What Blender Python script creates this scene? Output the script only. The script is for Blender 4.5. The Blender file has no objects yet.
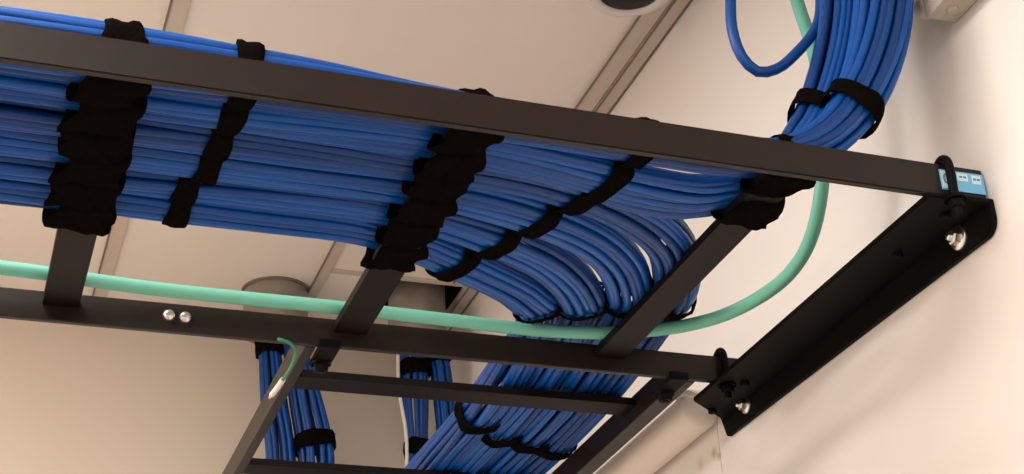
import bpy, bmesh, math, random
import numpy as np
from mathutils import Matrix, Vector

random.seed(7)
rng = np.random.RandomState(11)
sc = bpy.context.scene
C = sc.collection
S = 0.68           # metres per survey unit (rail underside is one unit above the lens)
CZ = 1.60          # height of the lens above the floor, metres
SH = SC = 1.033     # the room shell was surveyed at a slightly smaller scale than the ladders
def W(p): return Vector((p[0]*S*SC, p[1]*S*SC, p[2]*S*SC + CZ))

# ------------------------------------------------------------------ camera
cam_d = bpy.data.cameras.new('camera'); cam = bpy.data.objects.new('camera', cam_d); C.objects.link(cam)
R = Matrix(((0.94445365, 0.11049899, 0.30951136),
            (-0.3253078, 0.44819052, 0.83264644),
            (-0.04671347, -0.88708242, 0.45924136)))
cam.matrix_world = Matrix.Translation((0, 0, CZ)) @ (R @ Matrix(((1,0,0),(0,-1,0),(0,0,-1)))).to_4x4()
cam_d.sensor_width = 36; cam_d.lens = 1633.0*36/1024; cam_d.clip_start = 0.02
sc.camera = cam
# ------------------------------------------------------------------ world, lamps, exposure
world = bpy.data.worlds.new('world'); sc.world = world; world.use_nodes = True
world.node_tree.nodes['Background'].inputs[0].default_value = (1.0, .90, .80, 1)
world.node_tree.nodes['Background'].inputs[1].default_value = 0.0
vs = sc.view_settings
vs.view_transform = 'Standard'; vs.look = 'None'; vs.gamma = 1; vs.use_curve_mapping = False
vs.exposure = -0.20
H = 1.784      # ceiling height, units
XW = 1.215     # right wall
YF = 3.87      # far wall
XL, YN, ZF = -4.6, -3.4, -CZ/S/SC
LAMPS = [((-.36, 1.42), 20), ((-.34, -1.0), 38), ((-2.3, 2.45), 92), ((-2.8, -1.0), 52)]
LAMP_COL = (1.0, .935, .87)
for (lx, ly), watts in LAMPS:
    ld = bpy.data.lights.new('troffer_light', 'AREA'); ld.shape = 'RECTANGLE'
    ld.size = .36; ld.size_y = .95; ld.energy = watts; ld.color = LAMP_COL
    lo = bpy.data.objects.new('troffer_light', ld); C.objects.link(lo)
    lo.location = W((lx, ly, H)) - Vector((0, 0, .03))

# ------------------------------------------------------------------ materials
def mat(name, col, rough=.5, metal=0., noise=None, bump=None, spec=None, coat=0.):
    m = bpy.data.materials.new(name); m.use_nodes = True
    nt = m.node_tree; b = nt.nodes['Principled BSDF']
    b.inputs['Base Color'].default_value = (*col, 1); b.inputs['Roughness'].default_value = rough
    b.inputs['Metallic'].default_value = metal
    if spec is not None: b.inputs['Specular IOR Level'].default_value = spec
    tc = nt.nodes.new('ShaderNodeTexCoord')
    if noise:                                   # (scale, strength, dark colour)
        n = nt.nodes.new('ShaderNodeTexNoise'); n.inputs['Scale'].default_value = noise[0]; n.inputs['Detail'].default_value = 4
        nt.links.new(tc.outputs['Object'], n.inputs['Vector'])
        mx = nt.nodes.new('ShaderNodeMix'); mx.data_type = 'RGBA'
        mx.inputs[6].default_value = (*col, 1); mx.inputs[7].default_value = (*noise[2], 1)
        rp = nt.nodes.new('ShaderNodeMapRange'); rp.inputs[1].default_value = .4; rp.inputs[2].default_value = .7
        rp.inputs[4].default_value = noise[1]
        nt.links.new(n.outputs[0], rp.inputs[0]); nt.links.new(rp.outputs[0], mx.inputs[0])
        nt.links.new(mx.outputs[2], b.inputs['Base Color'])
    if bump:                                    # (scale, strength, distance)
        n2 = nt.nodes.new('ShaderNodeTexNoise'); n2.inputs['Scale'].default_value = bump[0]; n2.inputs['Detail'].default_value = 3
        nt.links.new(tc.outputs['Object'], n2.inputs['Vector'])
        bp = nt.nodes.new('ShaderNodeBump'); bp.inputs['Strength'].default_value = bump[1]; bp.inputs['Distance'].default_value = bump[2]
        nt.links.new(n2.outputs[0], bp.inputs['Height']); nt.links.new(bp.outputs[0], b.inputs['Normal'])
    return m
def add_smudges(m, spots):
    nt = m.node_tree; b = nt.nodes['Principled BSDF']; src = b.inputs['Base Color'].links[0].from_socket
    g = nt.nodes.new('ShaderNodeNewGeometry'); nz = nt.nodes.new('ShaderNodeTexNoise'); nz.inputs['Scale'].default_value = 60
    nt.links.new(g.outputs['Position'], nz.inputs['Vector'])
    for (p, rad, col, amt) in spots:
        d = nt.nodes.new('ShaderNodeVectorMath'); d.operation = 'DISTANCE'; d.inputs[1].default_value = p
        nt.links.new(g.outputs['Position'], d.inputs[0])
        mr = nt.nodes.new('ShaderNodeMapRange'); mr.inputs[1].default_value = rad*.3; mr.inputs[2].default_value = rad; mr.inputs[3].default_value = amt; mr.inputs[4].default_value = 0
        nt.links.new(d.outputs['Value'], mr.inputs[0])
        mu = nt.nodes.new('ShaderNodeMath'); mu.operation = 'MULTIPLY'; nt.links.new(mr.outputs[0], mu.inputs[0]); nt.links.new(nz.outputs[0], mu.inputs[1])
        mx = nt.nodes.new('ShaderNodeMix'); mx.data_type = 'RGBA'; mx.inputs[7].default_value = (*col, 1)
        nt.links.new(mu.outputs[0], mx.inputs[0]); nt.links.new(src, mx.inputs[6]); src = mx.outputs[2]
    nt.links.new(src, b.inputs['Base Color'])
M = dict(
    ceiling=mat('ceiling_tile', (.88, .80, .72), .9, noise=(3, .25, (.85, .77, .69)), bump=(220, .15, .001)),
    tee=mat('ceiling_tee', (.62, .53, .44), .6, noise=(30, .3, (.56, .48, .40))),
    groove=mat('tee_groove', (.22, .175, .14), .8),
    wall=mat('wall_paint', (.80, .75, .71), .75, noise=(2.2, .35, (.76, .70, .65)), bump=(140, .12, .001)),
    farwall=mat('far_wall_paint', (.78, .68, .57), .85, noise=(2, .3, (.75, .65, .54)), bump=(140, .1, .001)),
    floor=mat('floor_tile', (.34, .31, .28), .6, noise=(4, .4, (.30, .27, .24))),
    rail=mat('black_brown_rail', (.015, .0095, .0072), .42, spec=.25, noise=(45, .5, (.010, .0066, .005)), bump=(90, .08, .001)),
    rung=mat('black_rung', (.0058, .0038, .0030), .5, spec=.12, noise=(40, .4, (.0042, .0028, .0024))),
    black=mat('black_powder_coat', (.003, .0028, .0028), .6, spec=.08, bump=(320, .25, .0006)),
    velcro=mat('black_hook_and_loop', (.0052, .0040, .0034), .95, spec=.0, bump=(420, .7, .0015)),
    teal=mat('aqua_sheath', (.15, .47, .36), .42),
    steel=mat('zinc_steel', (.75, .73, .70), .28, 1.0),
    sleeve=mat('grey_sleeve', (.36, .325, .285), .38, .55, noise=(25, .5, (.26, .23, .20))),
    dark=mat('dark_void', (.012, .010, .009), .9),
    white=mat('white_plastic', (.74, .70, .65), .4),
    smoke=mat('smoked_dome', (.008, .006, .005), .5, spec=.2),
    pipe=mat('cream_pipe', (.74, .66, .58), .5, bump=(60, .1, .001)),
    box=mat('beige_box', (.50, .45, .38), .7, noise=(60, .5, (.40, .35, .29)), bump=(70, .5, .003)),
    labelblue=mat('label_light_blue', (.16, .50, .80), .5),
    labelwhite=mat('label_white', (.62, .78, .86), .5),
    labelink=mat('label_ink', (.03, .22, .50), .5),
    green=mat('green_wire', (.02, .20, .10), .5),
    lamp=mat('lamp_diffuser', (.9, .9, .88), .5),
    stain=mat('brown_stain', (.52, .38, .25), .9),
)
lb = M['lamp'].node_tree.nodes['Principled BSDF']
lb.inputs['Emission Color'].default_value = (*LAMP_COL, 1); lb.inputs['Emission Strength'].default_value = 1.5
add_smudges(M['wall'], [(W((XW, 2.345, .925)), .010, (.42, .27, .15), 1.3), (W((XW, 2.330, .915)), .007, (.42, .27, .15), 1.1), (W((XW, 2.40, .925)), .012, (.55, .40, .28), .8)])
BLUES = [mat('blue_jacket', c, r, spec=.32) for c, r in (((.0015, .064, .30), .34), ((.0015, .054, .255), .38), ((.002, .078, .35), .31), ((.001, .038, .185), .36))]

# ------------------------------------------------------------------ mesh builder (coordinates in survey units)
class MB:
    def __init__(s): s.v = []; s.f = []; s.smooth = []; s.mi = []
    def add(s, vs, fs, smooth=False, mi=0):
        o = len(s.v); s.v += [tuple(v) for v in vs]
        for f in fs: s.f.append(tuple(i+o for i in f)); s.smooth.append(smooth); s.mi.append(mi)
        return s
    def box(s, a, b, bev=0, mi=0):
        bm = bmesh.new(); bmesh.ops.create_cube(bm, size=1)
        for v in bm.verts: v.co = Vector(((a[i]+b[i])/2 + v.co[i]*(b[i]-a[i]) for i in range(3)))
        if bev: bmesh.ops.bevel(bm, geom=list(bm.edges), offset=bev, segments=2, profile=.6, affect='EDGES')
        return s.bm(bm, mi=mi)
    def bm(s, bm, smooth=False, mi=0):
        bm.verts.index_update()
        s.add([v.co[:] for v in bm.verts], [[v.index for v in f.verts] for f in bm.faces], smooth, mi); bm.free(); return s
    def tube(s, pts, r, n=10, cap=True, mi=0):
        pts = np.array(pts, float); m = len(pts); rr = np.broadcast_to(np.array(r, float), (m,))
        T, A, B = frames(pts)
        vs = []
        for i in range(m):
            for k in range(n):
                t = 2*math.pi*k/n; vs.append(pts[i] + rr[i]*(A[i]*math.cos(t) + B[i]*math.sin(t)))
        fs = [(i*n+k, i*n+(k+1) % n, (i+1)*n+(k+1) % n, (i+1)*n+k) for i in range(m-1) for k in range(n)]
        s.add(vs, fs, True, mi)
        if cap:
            s.add(vs[:n], [tuple(range(n))[::-1]], False, mi); s.add(vs[-n:], [tuple(range(n))], False, mi)
        return s
    def lathe(s, prof, o, axis, n=32, mi=0, smooth=True):
        """prof: (radius, height) pairs along axis from o"""
        ax = np.array(axis, float); ax /= np.linalg.norm(ax)
        u = np.cross(ax, (0, 0, 1) if abs(ax[2]) < .9 else (1, 0, 0)); u /= np.linalg.norm(u); w = np.cross(ax, u)
        vs = [np.array(o) + ax*h + r*(u*math.cos(2*math.pi*k/n) + w*math.sin(2*math.pi*k/n)) for r, h in prof for k in range(n)]
        fs = [(i*n+k, i*n+(k+1) % n, (i+1)*n+(k+1) % n, (i+1)*n+k) for i in range(len(prof)-1) for k in range(n)]
        return s.add(vs, fs, smooth, mi)
    def prism(s, poly, d0, d1, axis, mi=0, bev=0):
        """poly: 2D outline; axis = extrusion axis 0/1/2 ; the remaining axes keep their order"""
        def p3(q, d):
            l = list(q); l.insert(axis, d); return l
        n = len(poly)
        if bev:
            bm = bmesh.new()
            a = [bm.verts.new(p3(q, d0)) for q in poly]; b = [bm.verts.new(p3(q, d1)) for q in poly]
            bm.faces.new(a); bm.faces.new(b[::-1])
            for i in range(n): bm.faces.new((a[i], b[i], b[(i+1) % n], a[(i+1) % n]))
            bmesh.ops.recalc_face_normals(bm, faces=list(bm.faces))
            bmesh.ops.bevel(bm, geom=[e for e in bm.edges if e.calc_face_angle(0) > .6], offset=bev, segments=2, affect='EDGES')
            return s.bm(bm, mi=mi)
        vs = [p3(q, d0) for q in poly] + [p3(q, d1) for q in poly]
        fs = [tuple(range(n)), tuple(range(n, 2*n))[::-1]] + [(i, i+n, (i+1) % n+n, (i+1) % n) for i in range(n)]
        return s.add(vs, fs, False, mi)
    def build(s, name, m, parent=None, origin=None):
        a = np.array(s.v); me = bpy.data.meshes.new(name)
        w = a*S*SC; w[:, 2] += CZ
        if origin is None: o = np.array([(w[:, 0].min()+w[:, 0].max())/2, (w[:, 1].min()+w[:, 1].max())/2, w[:, 2].min()])
        else: o = np.array(W(origin))
        me.from_pydata([tuple(v) for v in w-o], [], s.f)
        me.polygons.foreach_set('use_smooth', s.smooth)
        for x in (m if isinstance(m, (list, tuple)) else [m]): me.materials.append(x)
        me.polygons.foreach_set('material_index', s.mi)
        bm = bmesh.new(); bm.from_mesh(me); bmesh.ops.recalc_face_normals(bm, faces=list(bm.faces)); bm.to_mesh(me); bm.free()
        me.update()
        ob = bpy.data.objects.new(name, me); C.objects.link(ob)
        if parent is None: ob.location = Vector(o)
        else:
            ob.parent = parent; base = Vector(parent['_o']); ob.location = Vector(o) - base
        ob['_o'] = [float(x) for x in o]
        return ob
def thing(name, label, cat, loc, group=None):
    o = bpy.data.objects.new(name, None); C.objects.link(o); o.empty_display_size = .05
    o.location = W(loc); o['_o'] = list(W(loc)); o['label'] = label; o['category'] = cat
    if group: o['group'] = group
    return o
def tag(o, label, cat, group=None):
    o['label'] = label; o['category'] = cat
    if group: o['group'] = group
    return o
def struct(name, mb, m, parent=None, label=None):
    o = mb.build(name, m, parent)
    o['kind'] = 'structure'
    if label: o['label'] = label
    return o
def frames(pts, start=None):
    m = len(pts); T = np.gradient(pts, axis=0); T /= np.linalg.norm(T, axis=1)[:, None] + 1e-12
    A = np.zeros((m, 3)); B = np.zeros((m, 3))
    a = np.array(start if start is not None else ((0, 1, 0) if abs(T[0][1]) < .9 else (1, 0, 0)), float)
    for i in range(m):
        a = a - T[i]*(a@T[i]); a /= np.linalg.norm(a); A[i] = a; B[i] = np.cross(T[i], a)
    return T, A, B
def spline(ctrl, step=.03):
    """Catmull-Rom through control points (any dimension), resampled to an even step of the first three coordinates"""
    c = np.array(ctrl, float); c = np.vstack([2*c[0]-c[1], c, 2*c[-1]-c[-2]])
    out = []
    for i in range(1, len(c)-2):
        p0, p1, p2, p3 = c[i-1:i+3]
        t1 = np.linalg.norm(p1[:3]-p0[:3])**.5+1e-6; t2 = np.linalg.norm(p2[:3]-p1[:3])**.5+1e-6; t3 = np.linalg.norm(p3[:3]-p2[:3])**.5+1e-6
        m1 = t2*((p1-p0)/t1-(p2-p0)/(t1+t2)+(p2-p1)/t2); m2 = t2*((p2-p1)/t2-(p3-p1)/(t2+t3)+(p3-p2)/t3)
        for u in np.linspace(0, 1, 24, endpoint=False):
            out.append((2*u**3-3*u**2+1)*p1+(u**3-2*u**2+u)*m1+(-2*u**3+3*u**2)*p2+(u**3-u**2)*m2)
    out.append(c[-2]); out = np.array(out)
    L = np.concatenate([[0], np.cumsum(np.linalg.norm(np.diff(out[:, :3], axis=0), axis=1))])
    q = np.linspace(0, L[-1], max(4, int(L[-1]/step)))
    return np.stack([np.interp(q, L, out[:, k]) for k in range(out.shape[1])], 1)

# ------------------------------------------------------------------ the room
hx0, hx1, hy0, hy1 = .990, 1.184, 3.515, 3.72      # square cut-out in the ceiling for the second sleeve
m = MB(); zt = H+.02
for a, b in (((XL, YN), (XW, hy0)), ((XL, hy0), (hx0, hy1)), ((hx1, hy0), (XW, hy1)), ((XL, hy1), (XW, YF))):
    m.box((*a, H), (*b, zt))
struct('ceiling', m, M['ceiling'])
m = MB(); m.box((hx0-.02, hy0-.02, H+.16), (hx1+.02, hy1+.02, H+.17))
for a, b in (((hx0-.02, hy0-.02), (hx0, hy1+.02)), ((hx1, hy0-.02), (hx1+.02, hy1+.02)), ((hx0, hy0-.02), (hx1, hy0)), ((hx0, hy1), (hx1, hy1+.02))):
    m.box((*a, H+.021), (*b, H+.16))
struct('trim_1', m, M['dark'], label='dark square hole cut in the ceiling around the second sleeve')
wr = MB()
seam = 2.325
wr.box((XW, YN, ZF), (XW+.15, seam-.001, 1.0)); wr.box((XW, seam+.001, ZF), (XW+.15, YF+.15, 1.0)); wr.box((XW+.004, seam-.0015, ZF), (XW+.1, seam+.0015, 1.0)); wr.box((XW, YN, 1.0), (XW+.15, YF+.15, H+.02))
struct('wall_right', wr, M['wall'])
struct('wall_far', MB().box((XL, YF, ZF), (XW, YF+.15, H+.02)), M['farwall'])
struct('wall_left', MB().box((XL-.15, YN, ZF), (XL, YF+.15, H+.02)), M['wall'])
struct('wall_near', MB().box((XL-.15, YN-.15, ZF), (XW+.15, YN, H+.02)), M['wall'])
struct('floor', MB().box((XL-.15, YN-.15, ZF-.1), (XW+.15, YF+.15, ZF)), M['floor'])
struct('baseboard_right', MB().box((XW-.015, YN, ZF), (XW, YF, ZF+.15), .003), M['dark'])
struct('baseboard_far', MB().box((XL, YF-.015, ZF), (XW-.016, YF, ZF+.15), .003), M['dark'])
tn = 2
def tee(x0, x1, y0, y1, grooves=()):
    global tn
    m = MB().box((x0, y0, H-.006), (x1, y1, H-.0002), .0012)
    o = struct('trim_%d' % tn, m, M['tee']); tn += 1
    for gx in grooves:
        struct('groove', MB().box((gx-.0022, y0, H-.0075), (gx+.0022, y1, H-.0055)), M['groove'], o)
tee(.287, .322, YN, YF, (.2875,))
tee(.287-.857, .322-.857, YN, YF)
tee(.287-1.714, .322-1.714, YN, YF)
tee(.287-2.571, .322-2.571, YN, YF)
tee(1.138, 1.176, YN, 3.496, (1.138,))
tee(1.180, XW-.001, YN, YF, (1.1825, XW-.0035))
tee(.798, .826, 3.0, YF, (.799,))
tee(.827, 1.176, 3.497, 3.513, ())
for yy in (2.05, .33, -1.39):
    tee(XL, .286, yy, yy+.03) if yy < 2 else tee(.323, 1.137, yy, yy+.03)

# lamps of the room (recessed panels behind the camera)
for n_, ((lx, ly), w) in enumerate(LAMPS):
    t = thing('ceiling_light', 'recessed rectangular ceiling light panel ' + ('right above the near end of the ladder', 'behind the camera, nearer the ladder wall', 'ahead, over the far left of the room', 'at the back left corner of the room')[n_], 'ceiling light', (lx, ly, H-.02))
    MB().box((lx-.27, ly-.71, H-.012), (lx+.27, ly+.71, H-.001), .003).build('diffuser', M['lamp'], t)
    f = MB()
    for a, b in (((-.30, -.74), (-.27, .74)), ((.27, -.74), (.30, .74)), ((-.27, -.74), (.27, -.71)), ((-.27, .71), (.27, .74))):
        f.box((lx+a[0], ly+a[1], H-.02), (lx+b[0], ly+b[1], H-.001), .002)
    f.build('frame', M['white'], t)

# ------------------------------------------------------------------ cable ladders
SC = 1.0; HT = H*SH
ZR0, ZR1, ZG0, ZG1 = 1.0, 1.045, 1.023, 1.036      # rail bottom/top, rung bottom/top
YA0, YA1, YB0, YB1 = 1.549, 1.560, 2.217, 2.228
XE = 1.252
def rung(m, a, b): m.box(a, b, .002)
lad = thing('cable_ladder', 'long black cable ladder running left from the wall bracket, carrying the wide blue bundles', 'cable ladder', (-.2, 1.89, ZR0))
MB().prism([(-1.75, YA0-.0235), (XE, YA0+.0165), (XE, YA1+.0165), (-1.75, YA1-.0235)], ZR0-.001, ZR1+.002, 2, bev=.0016).build('rail', M['rail'], lad)['label'] = 'front side rail, lit grey-brown'
MB().box((-1.75, YB0, ZR0), (XE, YB1, ZR1), .0018).build('rail', M['rail'], lad)['label'] = 'back side rail with two silver screws'
RX = [.125+.427*k for k in (-4, -3, -2, -1, 0, 1, 2)]
for x in RX:
    m = MB(); hw = .0255
    # folded channel rung: flat underside with turned-up flanges
    m.prism([(x-hw, ZG0), (x+hw, ZG0), (x+hw, ZG1), (x+hw-.004, ZG1), (x+hw-.004, ZG0+.003), (x-hw+.004, ZG0+.003), (x-hw+.004, ZG1), (x-hw, ZG1)], YA1-.002+.0137*x, YB0+.001, 1)
    m.build('rung', M['rung'], lad)
for x, z in ((.2795, 1.0245), (.3035, 1.0235)):
    s = MB(); s.lathe([(0, .0085), (.004, .0082), (.0075, .006), (.0092, .001), (.0092, -.002)], (x, YB0, z), (0, -1, 0), 20)
    s.box((x-.006, YB0-.0098, z-.0009), (x+.006, YB0-.0075, z+.0009))
    s.build('screw', M['steel'], lad)
lad2 = thing('cable_ladder', 'second narrower-looking black cable ladder branching off the back rail toward the far wall', 'cable ladder', (.806, 3.0, ZR0))
L2A0, L2A1, L2B0, L2B1 = .486, .503, 1.103, 1.134
YE = YF-.003
MB().box((L2A0, YB1+.002, ZR0), (L2A1, YE, ZR1), .0018).build('rail', M['rail'], lad2)['label'] = 'left side rail of the branching ladder'
MB().box((L2B0, YB1+.002, ZR0), (L2B1, YE, ZR1), .0018).build('rail', M['rail'], lad2)['label'] = 'right side rail of the branching ladder'
for y in (2.424, 2.850, 3.276):
    hw = .026
    MB().prism([(y-hw, ZG0), (y+hw, ZG0), (y+hw, ZG1), (y+hw-.004, ZG1), (y+hw-.004, ZG0+.004), (y-hw+.004, ZG0+.004), (y-hw+.004, ZG1), (y-hw, ZG1)], L2A1-.001, L2B0+.001, 0).build('rung', M['rung'], lad2)
# junction clamps where the two ladders meet
def clamp(x, side, lab):
    t = thing('junction_clamp', lab, 'clamp', (x, YB1, ZR0-.03))
    m = MB(); w = .016
    m.prism([(YB0-.011, ZR0-.0075), (YB1+.055, ZR0-.0075), (YB1+.055, ZR0-.001), (YB0-.004, ZR0-.001), (YB0-.004, ZR0+.006), (YB0-.011, ZR0+.006)], x-w, x+w, 0, bev=.001)
    m.build('plate', M['black'], t)
    b = MB()
    for yy in (YB0-.006, YB1+.028):
        pass
    b.tube([(x, YB1+.012+.028, ZR0-.024), (x, YB1+.040, ZR0+.002)], .0055, 12)
    b.lathe([(0, -.014), (.011, -.014), (.012, -.006), (.012, 0)], (x, YB1+.040, ZR0-.0075), (0, 0, 1), 6, smooth=False)
    b.lathe([(.016, -.0025), (.016, 0)], (x, YB1+.040, ZR0-.0075), (0, 0, 1), 20)
    b.build('bolt', M['rung'], t)
clamp(.520, 1, 'black clamp joining the left rail of the branching ladder to the back rail')
clamp(1.096, 1, 'black clamp joining the right rail of the branching ladder to the back rail')

# ------------------------------------------------------------------ wall angle bracket
SC = SH
br = thing('wall_bracket', 'long black angle bracket bolted to the right wall holding the ladder ends', 'wall bracket', (1.185, 1.9, .92))
y0, y1 = 1.512, 2.29
m = MB()
def arc(cx, cy, r, a0, a1, n=7): return [(cx+r*math.cos(math.radians(a0+(a1-a0)*i/n)), cy+r*math.sin(math.radians(a0+(a1-a0)*i/n))) for i in range(n+1)]
zb, ztp = .929, .9672
y0 = 1.506; poly = [(y0, ztp)] + arc(y0+.022, zb-.009+.022, .022, 180, 270) + [(y1-.014, zb), (y1+.002, ztp)]
m.prism(poly, XW-.010, XW-.0005, 0, bev=.0015)
m.prism([(1.120, y0+.004), (XW-.0005, y0), (XW-.0005, y1), (1.120, y1-.075)], .9595, .9672, 2, bev=.0015)
m.build('angle', M['black'], br)
def hexbolt(x, y, z, r, parent, m_=None):
    b = MB(); b.lathe([(0, .0035), (r*1.55, .0035), (r*1.6, .0025), (r*1.6, -.001)], (x, y, z), (-1, 0, 0), 24)
    b.lathe([(0, .014), (r*.8, .014), (r, .012), (r, .003)], (x, y, z), (-1, 0, 0), 6, smooth=False)
    b.lathe([(0, .019), (r*.45, .0185), (r*.5, .013)], (x, y, z), (-1, 0, 0), 14)
    return b.build('bolt', m_ or M['steel'], parent)
hexbolt(XW-.010, 1.577, .9455, .0105, br)['label'] = 'silver hex bolt at the near end'
hexbolt(XW-.010, 2.196, .9525, .0085, br)['label'] = 'silver hex bolt at the far end'
for yy in (1.545, 1.66, 2.12, 2.24):
    b = MB(); b.lathe([(0, .007), (.006, .007), (.007, .005), (.007, 0)], (1.165, yy, .9595), (0, 0, -1), 6, smooth=False); b.build('nut', M['black'], br)
SC = 1.0
def jbolt(x, yr, lab):
    """J-bolt: hooks over the rail top and passes down through the bracket, yr = front face of the rail"""
    pts = [(x, yr-.0095, .966), (x, yr-.0095, 1.0), (x, yr-.0095, 1.040), (x, yr-.006, 1.050), (x, yr+.002, 1.0555), (x, yr+.010, 1.054), (x, yr+.0185, 1.047), (x, yr+.0195, 1.032)]
    t = thing('hook_bolt', lab, 'hook bolt', (x, yr-.0095, .96))
    MB().tube(spline(pts, .004), .0062, 14).build('shank', M['black'], t)
    b = MB(); b.lathe([(.0, .0), (.0095, .0), (.0105, .003), (.0105, .010), (.0, .010)], (x, yr-.0095, .978), (0, 0, 1), 6, smooth=False)
    b.lathe([(.015, -.0), (.015, .0025), (0, .0025)], (x, yr-.0095, .9882), (0, 0, 1), 22); b.build('nut', M['black'], t)
jbolt(1.194, YA0+.016, 'black hook bolt clipped over the front rail beside the blue label')
jbolt(1.180, YB0, 'black hook bolt clipped over the back rail by the bracket end')
# label tape on the rail end
lt = thing('rail_label', 'small light blue and white printed label wrapped on the front rail end', 'label', (1.18, YA0+.015, 1.004))
ly = YA0+.0155
MB().box((1.1835, ly-.0012, 1.008), (1.2500, ly, 1.038)).build('tape', M['labelblue'], lt)
b = MB().box((1.1850, ly-.0018, 1.010), (1.1965, ly-.0012, 1.036)); b.box((1.2095, ly-.0018, 1.024), (1.2255, ly-.0012, 1.0355)); b.box((1.2315, ly-.0018, 1.022), (1.2455, ly-.0012, 1.035)); b.build('white_patch', M['labelwhite'], lt)
b = MB()
ring = [(1.1908+.0034*math.cos(a), ly-.0022, 1.024+.0065*math.sin(a)) for a in np.linspace(.9, 5.4, 12)]
b.tube(ring, .0009, 6)
for x0, x1, z in ((1.2125, 1.2165, 1.030), (1.2185, 1.2230, 1.030), (1.2335, 1.2375, 1.029), (1.2395, 1.2435, 1.029)):
    b.box((x0, ly-.0024, z-.0012), (x1, ly-.0018, z+.0012))
b.build('print', M['labelink'], lt)

# ------------------------------------------------------------------ blue cable bundles
CR = .0065
def half(x):                        # half height of the packed bundle, tall on the left, flatter towards the wall
    return float(np.interp(x, (-2, .10, .30, .5, .62), (.0290, .0280, .0255, .0160, .0150)))
def zc(x): return ZG1 + .0008 + half(x) + CR
def row(pts):
    return [(x, y, (z if z else zc(x)),   .0265, half(x)) for x, y, z in pts]
base = [1.6210+.0630*k for k in range(6)]
left = lambda k: [(x, base[k], None) for x in (-1.7, -1.0, -.3, .1, .35, .50)]
B = {}
B[0] = row(left(0)+[(.62, 1.626, None), (.80, 1.634, None), (.92, 1.634, None), (.975, 1.626, None)]) + \
    [(1.028, 1.612, 1.076, .027, .020), (1.070, 1.603, 1.112, .027, .024), (1.112, 1.592, 1.175, .029, .028), (1.150, 1.578, 1.28, .032, .032), (1.165, 1.565, 1.42, .031, .031), (1.168, 1.565, 1.60, .031, .031), (1.168, 1.565, HT+.01, .031, .031)]
B[1] = row(left(1)+[(.60, 1.688, None)]) + \
    [(.72, 1.704, 1.052, .031, .013), (.83, 1.727, 1.048, .040, .012), (.91, 1.736, 1.052, .043, .013), (.965, 1.718, 1.062, .038, .016), (1.015, 1.690, 1.083, .031, .020), (1.060, 1.660, 1.130, .029, .027), (1.100, 1.655, 1.205, .030, .029), (1.138, 1.650, 1.32, .031, .031), (1.150, 1.648, 1.42, .031, .031), (1.155, 1.648, 1.60, .031, .031), (1.155, 1.648, HT+.01, .031, .031)]
def turn(k, pts, xe):
    f = .985; pts = [(x*f, y*f) for x, y in pts]; xe *= .992
    r = row(left(k)+[(x, y, None) for x, y in pts[:-3]])
    r = [q if q[0] < .6 else (*q[:3], .0300, .0185) for q in r]
    hz = ZG1+.022
    x, y = pts[-3]; r.append((x, y, hz+.026, .031, .0195))
    x, y = pts[-2]; r.append((x, y, hz+.030, .030, .020))
    x, y = pts[-1]; r.append((x, y, hz+.024, .030, .022))
    r += [(xe, 2.50, ZG1+.033, .030, .026), (xe, 2.9, ZG1+.033, .030, .026), (xe, 3.25, ZG1+.033, .030, .026), (xe, 3.36, ZG1+.028, .030, .026), (xe, 3.43, ZG1-.03, .030, .026), (xe, 3.455, ZG1-.15, .030, .026), (xe, 3.46, ZG1-1.2, .03, .026)]
    return r
B[2] = turn(2, [(.62, 1.766), (.74, 1.785), (.86, 1.832), (.95, 1.905), (1.015, 2.02), (1.058, 2.14), (1.070, 2.235), (1.074, 2.33)], 1.070)
B[3] = turn(3, [(.62, 1.842), (.73, 1.868), (.83, 1.915), (.905, 1.985), (.958, 2.07), (.990, 2.155), (1.006, 2.235), (1.012, 2.33)], 1.013)
B[4] = turn(4, [(.60, 1.915), (.69, 1.943), (.78, 1.988), (.85, 2.052), (.898, 2.12), (.922, 2.18), (.934, 2.24), (.946, 2.33)], 0.948)
B[5] = turn(5, [(.57, 1.985), (.645, 2.020), (.72, 2.063), (.785, 2.104), (.832, 2.148), (.862, 2.195), (.880, 2.25), (.890, 2.33)], 0.890)
ORD = ['first', 'second', 'third', 'fourth', 'fifth', 'sixth']
WHERE = ['first blue bundle behind the front rail, climbing the wall', 'second blue bundle from the front rail, climbing the wall',
         'third blue bundle, outermost of the four curving bundles', 'fourth blue bundle, curving onto the branching ladder',
         'fifth blue bundle, curving onto the branching ladder', 'sixth blue bundle, innermost of the four curving bundles']
PATH = {}
def bundle(path, n, label, group, cr=CR, start=(0, 1, 0), twist=.5, jit=.0034, sides=8, step=.028, inner=0):
    p = spline(path, step); pts = p[:, :3]; T, A, Bn = frames(pts, start)
    L = np.arange(len(pts))*step
    ph0 = rng.rand()*6; tw = twist*np.sin(L*1.3+ph0)
    for i in range(n+inner):
        inn = i >= n
        th = 2*math.pi*((i+.62*rng.rand())/n if not inn else (i-n)/max(1, inner)) + tw + .06*np.sin(L*(3+2*rng.rand())+rng.rand()*6)
        k = .48 if inn else 1
        jr = jit*(np.sin(L*(5+4*rng.rand())+rng.rand()*6)+.6*np.sin(L*(11+6*rng.rand())+rng.rand()*6))*.6
        # slightly squared section
        cs, sn = np.cos(th), np.sin(th); q = (np.abs(cs)**3+np.abs(sn)**3)**(-1/3.)
        ca = (p[:, 3]*k*q*cs)[:, None]; cb = ((p[:, 4]*k+jr)*q*sn)[:, None]
        q3 = pts + A*ca + Bn*cb
        o = MB().tube(q3, cr, sides).build('network_cable', BLUES[rng.randint(4)], None, tuple(q3[0]))
        tag(o, label, 'cable', group)
    return p, T, A, Bn
for k in range(6):
    PATH[k] = bundle(B[k], (16, 20, 17, 17, 17, 16)[k], 'blue network cable in the ' + WHERE[k], 'cables of the %s bundle from the front rail' % ORD[k])

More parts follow.
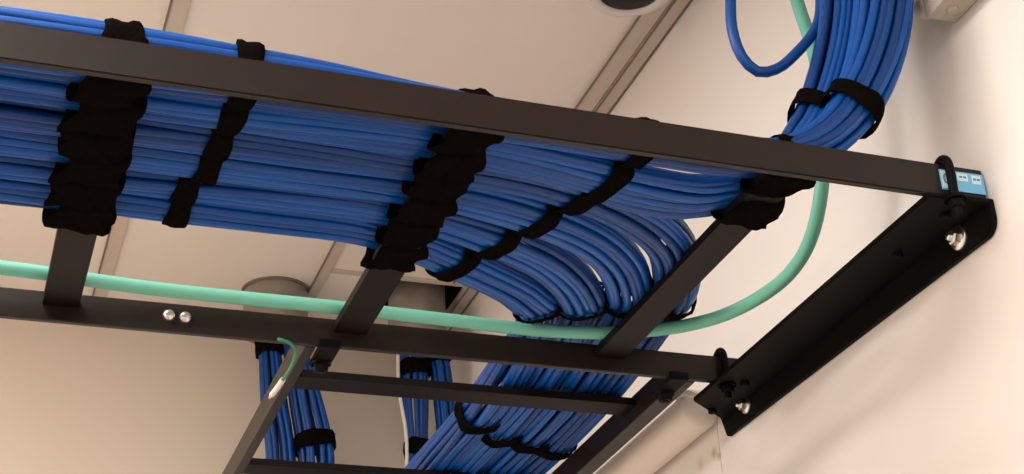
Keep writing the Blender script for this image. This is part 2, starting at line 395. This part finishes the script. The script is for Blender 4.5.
# ------------------------------------------------------------------ hook-and-loop straps
def hull(pts):
    pts = sorted(set(pts)); 
    def half_(ps):
        h = []
        for q in ps:
            while len(h) > 1 and (h[-1][0]-h[-2][0])*(q[1]-h[-2][1])-(h[-1][1]-h[-2][1])*(q[0]-h[-2][0]) <= 0: h.pop()
            h.append(q)
        return h
    a, b = half_(pts), half_(pts[::-1]); return a[:-1]+b[:-1]
def resample(poly, n):
    q = np.array(poly+[poly[0]]); L = np.concatenate([[0], np.cumsum(np.linalg.norm(np.diff(q, axis=0), axis=1))])
    t = np.linspace(0, L[-1], n, endpoint=False); return np.stack([np.interp(t, L, q[:, 0]), np.interp(t, L, q[:, 1])], 1)
def band(mb, c, T, A, Bn, loop, w, skew=0., th=.0028, rough=.0018, taper=0.):
    """closed band: loop = 2D outline in (A,Bn); w width along T; skew shifts the band along T across its height"""
    n = len(loop); c = np.array(c); cols = 6; ctr = loop.mean(0); ext = np.ptp(loop[:, 0])+1e-6
    j = rng.rand()*6
    vs = []
    for layer in (0, 1):
        for ci in range(cols):
            u = ci/(cols-1)-.5
            edge = abs(u) > .45
            for i in range(n):
                d = (loop[i]-ctr); r = np.linalg.norm(d)+1e-9; e = d/r
                off = (th if layer else 0) + (rough*(math.sin(i*1.7+j+ci)+math.sin(i*.9+2*j+ci*1.9)) if layer else 0) - (.0012 if edge and layer else 0)
                s_ = u*w*(1+.10*math.sin(i*.8+j))*(1-taper*min(1, max(0, (d[1]/(np.ptp(loop[:, 1])*.5)+1)/2))) + skew*d[0]/ext
                q = loop[i]+e*off
                vs.append(c + T*s_ + A*q[0] + Bn*q[1])
    fs = []
    N = n
    for ci in range(cols-1):
        for i in range(n):
            a = ci*N+i; b_ = ci*N+(i+1) % n; o = cols*N
            fs.append((a, b_, b_+N, a+N)); fs.append((o+a, o+a+N, o+b_+N, o+b_))
    for ci in (0, cols-1):
        for i in range(n):
            a = ci*N+i; b_ = ci*N+(i+1) % n; o = cols*N
            fs.append((a, o+a, o+b_, b_))
    mb.add(vs, fs, True)
def ell(ry, rz, n=22, cy=0, cz=0):
    out = []
    for i in range(n):
        t = 2*math.pi*i/n; cs, sn = math.cos(t), math.sin(t); q = (abs(cs)**3+abs(sn)**3)**(-1/3.)
        out.append((cy+ry*q*cs, cz+rz*q*sn))
    return out
def near_idx(k, key, val):
    p = PATH[k][0]; return int(np.argmin(np.abs(p[:, key]-val)))
def station(k, key, val, lo=0):
    """exact point of the bundle path where coordinate `key` reaches val"""
    p, T, A, Bn = PATH[k]; d = p[:, key]-val
    for i in range(lo, len(p)-1):
        if d[i]*d[i+1] <= 0:
            u = d[i]/(d[i]-d[i+1]+1e-12); mix = lambda q: q[i]*(1-u)+q[i+1]*u
            return mix(p), mix(T), mix(A), mix(Bn)
# straps round rung + bundle, one per bundle on each of the rungs the cables cross
RNAME = {0: 'leftmost visible rung', 1: 'middle rung', 2: 'rung nearest the wall'}
def rung_strap(k, x, rlab, w, skew, span=.0310):
    p = station(k, 0, x)[0]
    y, z = p[1], p[2]; rz = p[4]+CR+.0005; ry = p[3]+CR+.001
    pts = [(a, b) for a, b in ell(ry, rz)] + [(-span*.8, ZG0-.006-z), (span*.8, ZG0-.006-z), (-span, ZG0+.004-z), (span, ZG0+.004-z)]
    lp = resample(hull(pts), 34)
    m = MB(); Tx, Ay, Bz = np.array((1., 0, 0)), np.array((0, 1., 0)), np.array((0, 0, 1.))
    band(m, (x, y, z), Tx, Ay, Bz, lp, w, skew, taper=.5)
    lp2 = resample(hull([(a*1.02, b*1.03) for a, b in pts]), 34)
    if k: band(m, (x+.010*(1 if k % 2 else -1), y, z), Tx, Ay, Bz, lp2, w*.55, -skew*1.5, th=.002, rough=.0014, taper=.75)
    o = m.build('cable_strap', M['velcro'], None)
    tag(o, 'black strap tying the %s bundle from the front rail to the %s' % (ORD[k], rlab), 'cable strap', 'straps on the ' + rlab)
for k in range(6):
    rung_strap(k, .123, RNAME[0], .070+.008*rng.rand(), -.022)
    rung_strap(k, .550, RNAME[1], .060+.008*rng.rand(), -.018)
for k in range(2):
    rung_strap(k, .979, RNAME[2], .066, -.02)
# free straps round single bundles
def free_strap(k, st, w, label, skew=0, grow=.0025):
    p, T, A, Bn = st
    lp = np.array(ell(p[3]+CR+grow*.6, p[4]+CR+grow, 26))
    m = MB(); band(m, p[:3], T, A, Bn, lp, w, skew, rough=.0009)
    return tag(m.build('cable_strap', M['velcro'], None), label, 'cable strap', None)
for k, x in enumerate((.276, .273, .269, .266, .248, .248)):
    free_strap(k, station(k, 0, x), .030, 'black strap round the %s bundle from front, between left and middle rungs' % ORD[k], -.004)
for k, x in enumerate((.786, .770, .752, .722, .688, .650)):
    free_strap(k, station(k, 0, x), .030, 'black strap round the %s bundle from the front rail, where they fan out' % ORD[k], -.004)
for k, y in ((2, 2.11), (3, 2.105), (4, 2.10), (5, 2.125)):
    free_strap(k, station(k, 1, y), .026, 'black strap pinching the %s bundle just before the aqua cable' % ORD[k])
for k, y in ((2, 2.690), (3, 2.665), (4, 2.645), (5, 2.590)):
    free_strap(k, station(k, 1, y), .032, 'black strap round the %s bundle on the branching ladder' % ORD[k], .0, .0045)
for k, z in ((0, 1.138), (1, 1.155)):
    free_strap(k, station(k, 2, z, near_idx(k, 0, .95)), .027, ('wide black strap round the right-hand climbing blue bundle above the front rail', 'wide black strap round the left-hand climbing blue bundle above the front rail')[k], 0, .006)

# loose loop of one blue cable by the climbing bundle
lp = spline([(.985, 1.69, HT), (.978, 1.68, 1.50), (.970, 1.67, 1.36), (.965, 1.67, 1.290), (.975, 1.67, 1.246), (.996, 1.67, 1.226), (1.026, 1.67, 1.235), (1.062, 1.67, 1.268), (1.105, 1.672, 1.325), (1.125, 1.68, 1.40), (1.13, 1.70, 1.6), (1.13, 1.70, HT)], .015)
tag(MB().tube(lp, .0078, 12).build('network_cable', BLUES[1], None), 'single blue cable hanging in a loose loop left of the climbing bundle', 'cable')

# aqua cable along the back rail then up the wall
tz = ZG1+.0112
tp = spline([(-1.7, 2.150, tz), (-.5, 2.150, tz), (.05, 2.160, tz), (.25, 2.178, tz), (.53, 2.180, tz), (.72, 2.186, tz), (.86, 2.190, tz), (.97, 2.172, tz), (1.06, 2.135, 1.049), (1.118, 2.075, 1.050), (1.155, 1.985, 1.056), (1.158, 1.900, 1.062), (1.153, 1.840, 1.082), (1.150, 1.795, 1.13), (1.150, 1.765, 1.22), (1.151, 1.760, 1.33), (1.150, 1.785, 1.46), (1.15, 1.80, 1.6), (1.15, 1.80, HT)], .02)
tag(MB().tube(tp, .0105, 14).build('fiber_cable', M['teal'], None), 'thick aqua green cable along the back rail, curving up beside the wall', 'cable')

# ------------------------------------------------------------------ ceiling sleeves with their drops
SC = SH
def sleeve(x, y, r, lab):
    z0 = H-.115
    m = MB(); m.lathe([(r*.93, .18), (r*.93, 0), (r*.95, -.002), (r, -.002), (r*1.0, .006), (r, .012), (r, .18)], (x, y, z0), (0, 0, 1), 44)
    return tag(m.build('conduit_sleeve', M['sleeve'], None), lab, 'conduit sleeve')
sleeve(.722, 3.655, .080, 'short grey round sleeve poking through the ceiling, left of the pair')
sleeve(1.078, 3.622, .073, 'short grey round sleeve in the square-cut ceiling hole, right of the pair')
struct('collar', MB().lathe([(.081, 0), (.086, 0), (.086, .004), (.081, .004)], (.722, 3.655, H-.0045), (0, 0, 1), 40), M['groove'], bpy.data.objects['conduit_sleeve'])
for o in [bpy.data.objects['collar']]:
    del o['kind']
def drop(path, r, n, label, group, straps, cr=.0066):
    path = [(x, y, z, rr, rr) for x, y, z, rr in path]
    P = bundle(path, n, label, group, cr=cr, start=(1, 0, 0), jit=.0015, sides=8, step=.04)
    p, T, A, Bn = P
    for z, lab in straps:
        i = int(np.argmin(np.abs(p[:, 2]-z)))
        l = np.array(ell(p[i, 3]+cr+.003, p[i, 4]+cr+.003, 24)); m = MB(); band(m, p[i, :3], T[i], A[i], Bn[i], l, .038, 0, rough=.001)
        tag(m.build('cable_strap', M['velcro'], None), lab, 'cable strap')
drop([(.695, 3.66, H+.01, .020), (.700, 3.66, 1.70, .020), (.710, 3.66, 1.62, .021), (.722, 3.66, 1.50, .025), (.742, 3.66, 1.36, .028), (.745, 3.66, 1.2, .028), (.745, 3.66, .3, .028)], .025, 12,
     'blue cable in the left drop below the left ceiling sleeve', 'cables of the left drop under the left sleeve',
     [(1.625, 'black strap at the top of the left drop below the left sleeve')])
drop([(.750, 3.64, H+.01, .020), (.755, 3.64, 1.70, .020), (.775, 3.64, 1.60, .024), (.800, 3.64, 1.48, .033), (.822, 3.64, 1.37, .036), (.83, 3.64, 1.2, .032), (.83, 3.64, .3, .032)], .03, 14,
     'blue cable in the thicker right drop below the left ceiling sleeve', 'cables of the right drop under the left sleeve',
     [(1.378, 'black strap low on the thicker right drop below the left sleeve')])
drop([(1.050, 3.62, H+.01, .020), (1.052, 3.62, 1.70, .020), (1.066, 3.62, 1.60, .026), (1.068, 3.62, 1.50, .026), (1.070, 3.62, 1.40, .020), (1.07, 3.62, 1.2, .020), (1.07, 3.62, .3, .02)], .03, 12,
     'blue cable in the left drop below the square-cut ceiling hole', 'cables of the left drop under the right sleeve',
     [(1.607, 'black strap at the top of the left drop below the square-cut hole'), (1.385, 'black strap low on the left drop below the square-cut hole')])
drop([(1.112, 3.62, H+.01, .016), (1.115, 3.62, 1.70, .016), (1.135, 3.62, 1.60, .019), (1.143, 3.62, 1.50, .019), (1.150, 3.62, 1.40, .019), (1.15, 3.62, 1.2, .019), (1.15, 3.62, .3, .019)], .03, 10,
     'blue cable in the right drop below the square-cut ceiling hole', 'cables of the right drop under the right sleeve',
     [(1.612, 'black strap at the top of the right drop below the square-cut hole')])
tag(MB().tube(spline([(1.015, 3.60, H), (1.020, 3.60, 1.62), (1.018, 3.59, 1.52), (1.035, 3.59, 1.40), (1.03, 3.59, 1.2), (1.03, 3.59, .3)], .03), .0045, 8).build('thin_cable', M['white'], None), 'thin off-white cable hanging beside the drop below the square-cut hole', 'cable')

# ------------------------------------------------------------------ small things
SC = 1.0
gw = thing('ground_wire', 'short green grounding wire with a white crimp hanging at the left ladder junction', 'grounding wire', (.475, 2.33, 1.0))
MB().tube(spline([(.440, 2.206, .998), (.452, 2.200, .993), (.468, 2.215, .990), (.474, 2.25, .985), (.4735, 2.285, .982), (.471, 2.315, .980)], .008), .0026, 8).build('wire', M['green'], gw)
MB().tube([(.471, 2.315, .980), (.470, 2.345, .980), (.468, 2.385, .982)], .0045, 10).build('crimp_sleeve', M['white'], gw)
MB().tube([(.468, 2.385, .982), (.4675, 2.40, .983)], .0022, 8).build('bare_end', M['steel'], gw)

SC = SH
df = thing('ceiling_fixture', 'round white-rimmed ceiling fixture with a dark centre beside the wall', 'ceiling fixture', (1.092, 2.135, H-.06))
zf = H-.058; cx, cy = 1.060, 2.176
MB().lathe([(.057, .003), (.059, -.001), (.066, -.003), (.078, .002), (.084, .012), (.086, .030), (.087, .056)], (cx, cy, zf), (0, 0, 1), 56).build('housing', M['white'], df)
MB().lathe([(0, -.007), (.022, -.0062), (.042, -.003), (.053, .001), (.0575, .006)], (cx, cy, zf), (0, 0, 1), 48).build('dome', M['smoke'], df)

wb = thing('wall_box', 'beige wall-mounted box with knockouts at the top right beside the climbing cables', 'wall box', (1.19, 1.40, 1.24))
m = MB(); m.box((1.168, 1.22, 1.238), (XW-.0005, 1.510, 1.42), .004); m.build('housing', M['box'], wb)
for (x, y, r) in ((1.192, 1.482, .0085), (1.196, 1.45, .010), (1.190, 1.41, .008)):
    MB().lathe([(0, .0045), (r*.7, .0045), (r, .0025), (r, 0)], (x, y, 1.2385), (0, 0, -1), 18).build('knockout', M['box'], wb)
MB().lathe([(0, .03), (.012, .030), (.0145, .026), (.0145, .012), (.019, .011), (.019, 0)], (1.186, 1.509, 1.272), (0, 1, 0), 18).build('connector', M['pipe'], wb)

pp = thing('wall_pipe', 'thick cream pipe running along the wall from below the bracket end to the far wall', 'pipe', (1.178, 3.0, .96))
m = MB(); r = .0355; ends = [(0, -.012), (r*.55, -.011), (r*.85, -.006), (r, 0), (r, YF-.002-2.315)]
m.lathe(ends, (1.1785, 2.315, .990), (0, 1, 0), 40); m.build('tube', M['pipe'], pp)
MB().tube(spline([(1.150, 2.33, 1.012), (1.148, 2.31, 1.013), (1.150, 2.290, 1.007), (1.160, 2.275, .996)], .004), .0055, 10).build('lip', M['pipe'], pp)

for o in C.objects:
    if '_o' in o: del o['_o']
